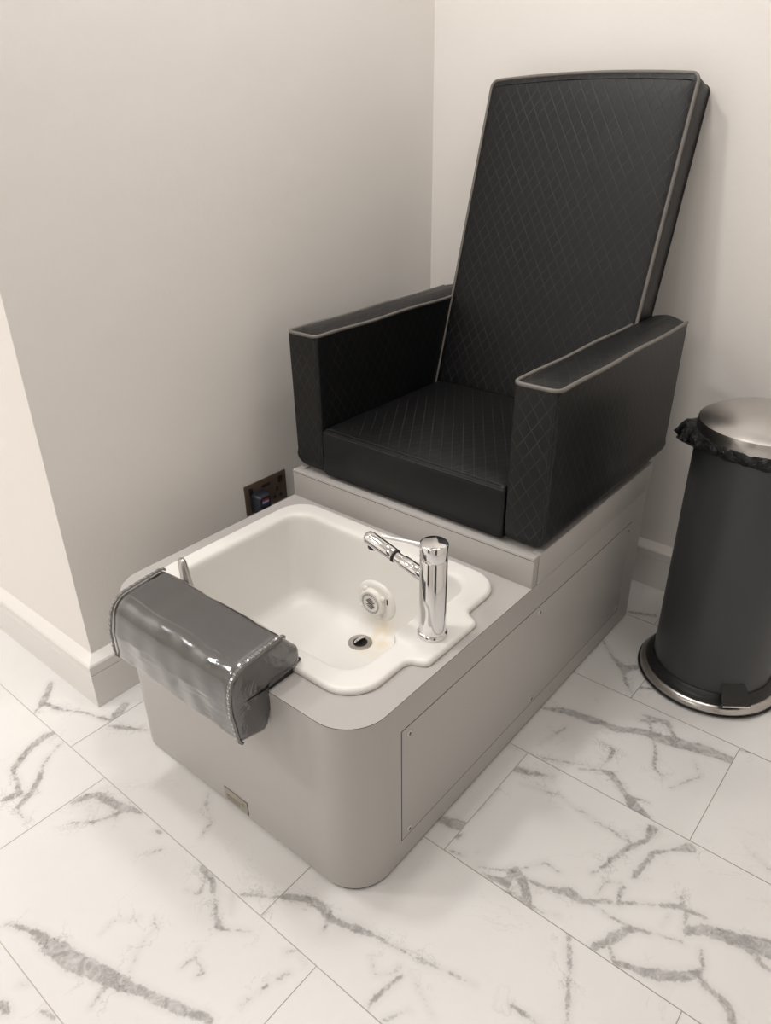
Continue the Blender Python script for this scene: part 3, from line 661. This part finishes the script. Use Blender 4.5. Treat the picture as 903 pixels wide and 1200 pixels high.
# liner bag squeezed out between body and lid
bm = bmesh.new(); NB_ = 160; rr = random.Random(3); Ls = []
ph = [rr.uniform(0, 6) for _ in range(8)]
def cr(j, row):
    a = 2 * PI * j / NB_
    bul = math.exp(-((((a - math.radians(198)) + PI) % (2 * PI) - PI) / .42) ** 2)
    return a, bul
for row, (r, z) in enumerate(((.1325, .640), (.1385, .634), (.1400, .626), (.1420, .618), (.1400, .612), (.1360, .609), (.1345, .612), (.1342, .620))):
    L = []
    for j in range(NB_):
        a, bul = cr(j, row)
        w = .0013 * math.sin(11 * a + ph[0] + row * .9) + .0011 * math.sin(23 * a + ph[1] - row * 1.4) + .0010 * math.sin(41 * a + ph[2] + row * 2)
        out = (r - .1345) * (1 + 3.2 * bul) if r > .135 else r - .1345
        mid = math.sin(PI * row / 7)
        rad = .1348 + out + w * (mid + .1) * (1 + 2.5 * bul) + .011 * bul * mid
        zz = z + bul * (.022 * (1 - row / 7) * .9 - .026 * math.sin(PI * min(1, row / 5)) * (row / 5)) * mid + w * 1.5 * mid + .004 * math.sin(3 * a + 1) * mid
        L.append((BC[0] + rad * math.cos(a), BC[1] + rad * math.sin(a), zz))
    Ls.append(L)
loft(bm, Ls, False, False)
bg = link('bin_liner', bm, M['bag'], None, 50); tag(bg, 'crumpled black liner bag sticking out from under the steel lid of the pedal bin', 'bin bag')

# ---------------------------------------------------------------- wall socket and plug
SY0, SZ1 = .5026, .3737
sk = thing('wall_socket', 'dark bronze double wall socket low on the left wall behind the deck', 'socket', (0, SY0 + .073, SZ1 - .043))
bm = bmesh.new(); bx(bm, .0, .0045, SY0, SY0 + .146, SZ1 - .086, SZ1, .0012); link('faceplate', bm, M['bronze'], sk)
def slot(y, z, w, h, name, m=M['gap'], d=.0052, par=sk): return box(name, (.004, d, y - w / 2, y + w / 2, z - h / 2, z + h / 2), m, par, .0002)
slot(.614, .3285, .0075, .0125, 'socket_hole'); slot(.6030, .3065, .0085, .0085, 'socket_hole'); slot(.6250, .3065, .0085, .0085, 'socket_hole')
slot(.627, .354, .011, .019, 'rocker_switch', M['blackplastic'], .0075); slot(.521, .354, .011, .019, 'rocker_switch', M['blackplastic'], .0075)
slot(.5755, .354, .030, .0085, 'usb_port'); 
pg = thing('power_plug', 'navy plug with a red, white and blue label, pushed into the bronze wall socket', 'plug', (.0045, .543, .32))
bm = bmesh.new(); L = []
for d, w, h0, h1 in ((.0047, .0245, .293, .3465), (.010, .0255, .292, .3475), (.024, .0235, .293, .3455), (.033, .0200, .295, .3425), (.036, .0175, .2975, .340)):
    L.append([(d, .543 + p[0], p[1]) for p in rrect(-w, w, h0, h1, .007, 4)])
loft(bm, L); link('plug_body', bm, M['navy'], pg, 40)
for z, mm, nm in ((.3290, 'red', 'label_red'), (.3235, 'white', 'label_white'), (.3180, 'blue', 'label_blue')):
    box('label_stripe', (.0358, .0366, .532, .554, z, z + .0055), M[mm], pg)
bm = bmesh.new(); tube(bm, [(.02, .543, .294), (.022, .543, .27), (.03, .545, .24), (.035, .56, .17), (.035, .60, .06), (.035, .63, .006)], .0035, 10); link('power_cord', bm, M['blackplastic'], pg, 60)

# ---------------------------------------------------------------- lights
def downlight_or_fill(x, y, power, size=.12, col=(1, .93, .85), spread=180):
    l = bpy.data.lights.new('downlight_or_fill', 'AREA'); l.shape = 'DISK'; l.size = size; l.energy = power; l.color = col; l.spread = math.radians(spread)
    o = bpy.data.objects.new('downlight_or_fill', l); C.objects.link(o); o.location = (x, y, ZC - .01); return o
LC = (1, .968, .943)
for x_, y_, p_, s_ in ((-1.2, -1.4, 23, .40), (-.5, -1.9, 8, .3), (.12, -.1, 10, .20), (.6, .55, 7.5, .24), (1.3, .6, 4, .4), (.9, -2.2, 10, .4)): downlight_or_fill(x_, y_, p_, s_, LC)  # last entry: unseen fill added behind the camera to brighten front faces

w = bpy.data.worlds.new('World'); bpy.context.scene.world = w; w.use_nodes = True
w.node_tree.nodes['Background'].inputs[0].default_value = (.8, .8, .8, 1); w.node_tree.nodes['Background'].inputs[1].default_value = .0

# ---------------------------------------------------------------- camera
cam = bpy.data.cameras.new('camera'); co = bpy.data.objects.new('camera', cam); C.objects.link(co)
r = Vector((0.7691977630503808, 0.6388799549346875, -0.01293075794150617)); u = Vector((-0.29418210435104336, 0.37200757826631675, 0.8803790383647386)); f = Vector((-0.5672668603028754, 0.6733815893645162, -0.47409444661062644))
co.matrix_world = Matrix(((r.x, u.x, -f.x, 1.41354), (r.y, u.y, -f.y, -.59938), (r.z, u.z, -f.z, 1.23807), (0, 0, 0, 1)))
cam.sensor_fit = 'HORIZONTAL'; cam.sensor_width = 36; cam.lens = 36 * 874.64 / 903; cam.clip_start = .02
sc = bpy.context.scene; sc.camera = co
vs = sc.view_settings; vs.view_transform = 'Standard'; vs.look = 'None'; vs.gamma = 1; vs.use_curve_mapping = False
vs.exposure = 0.12
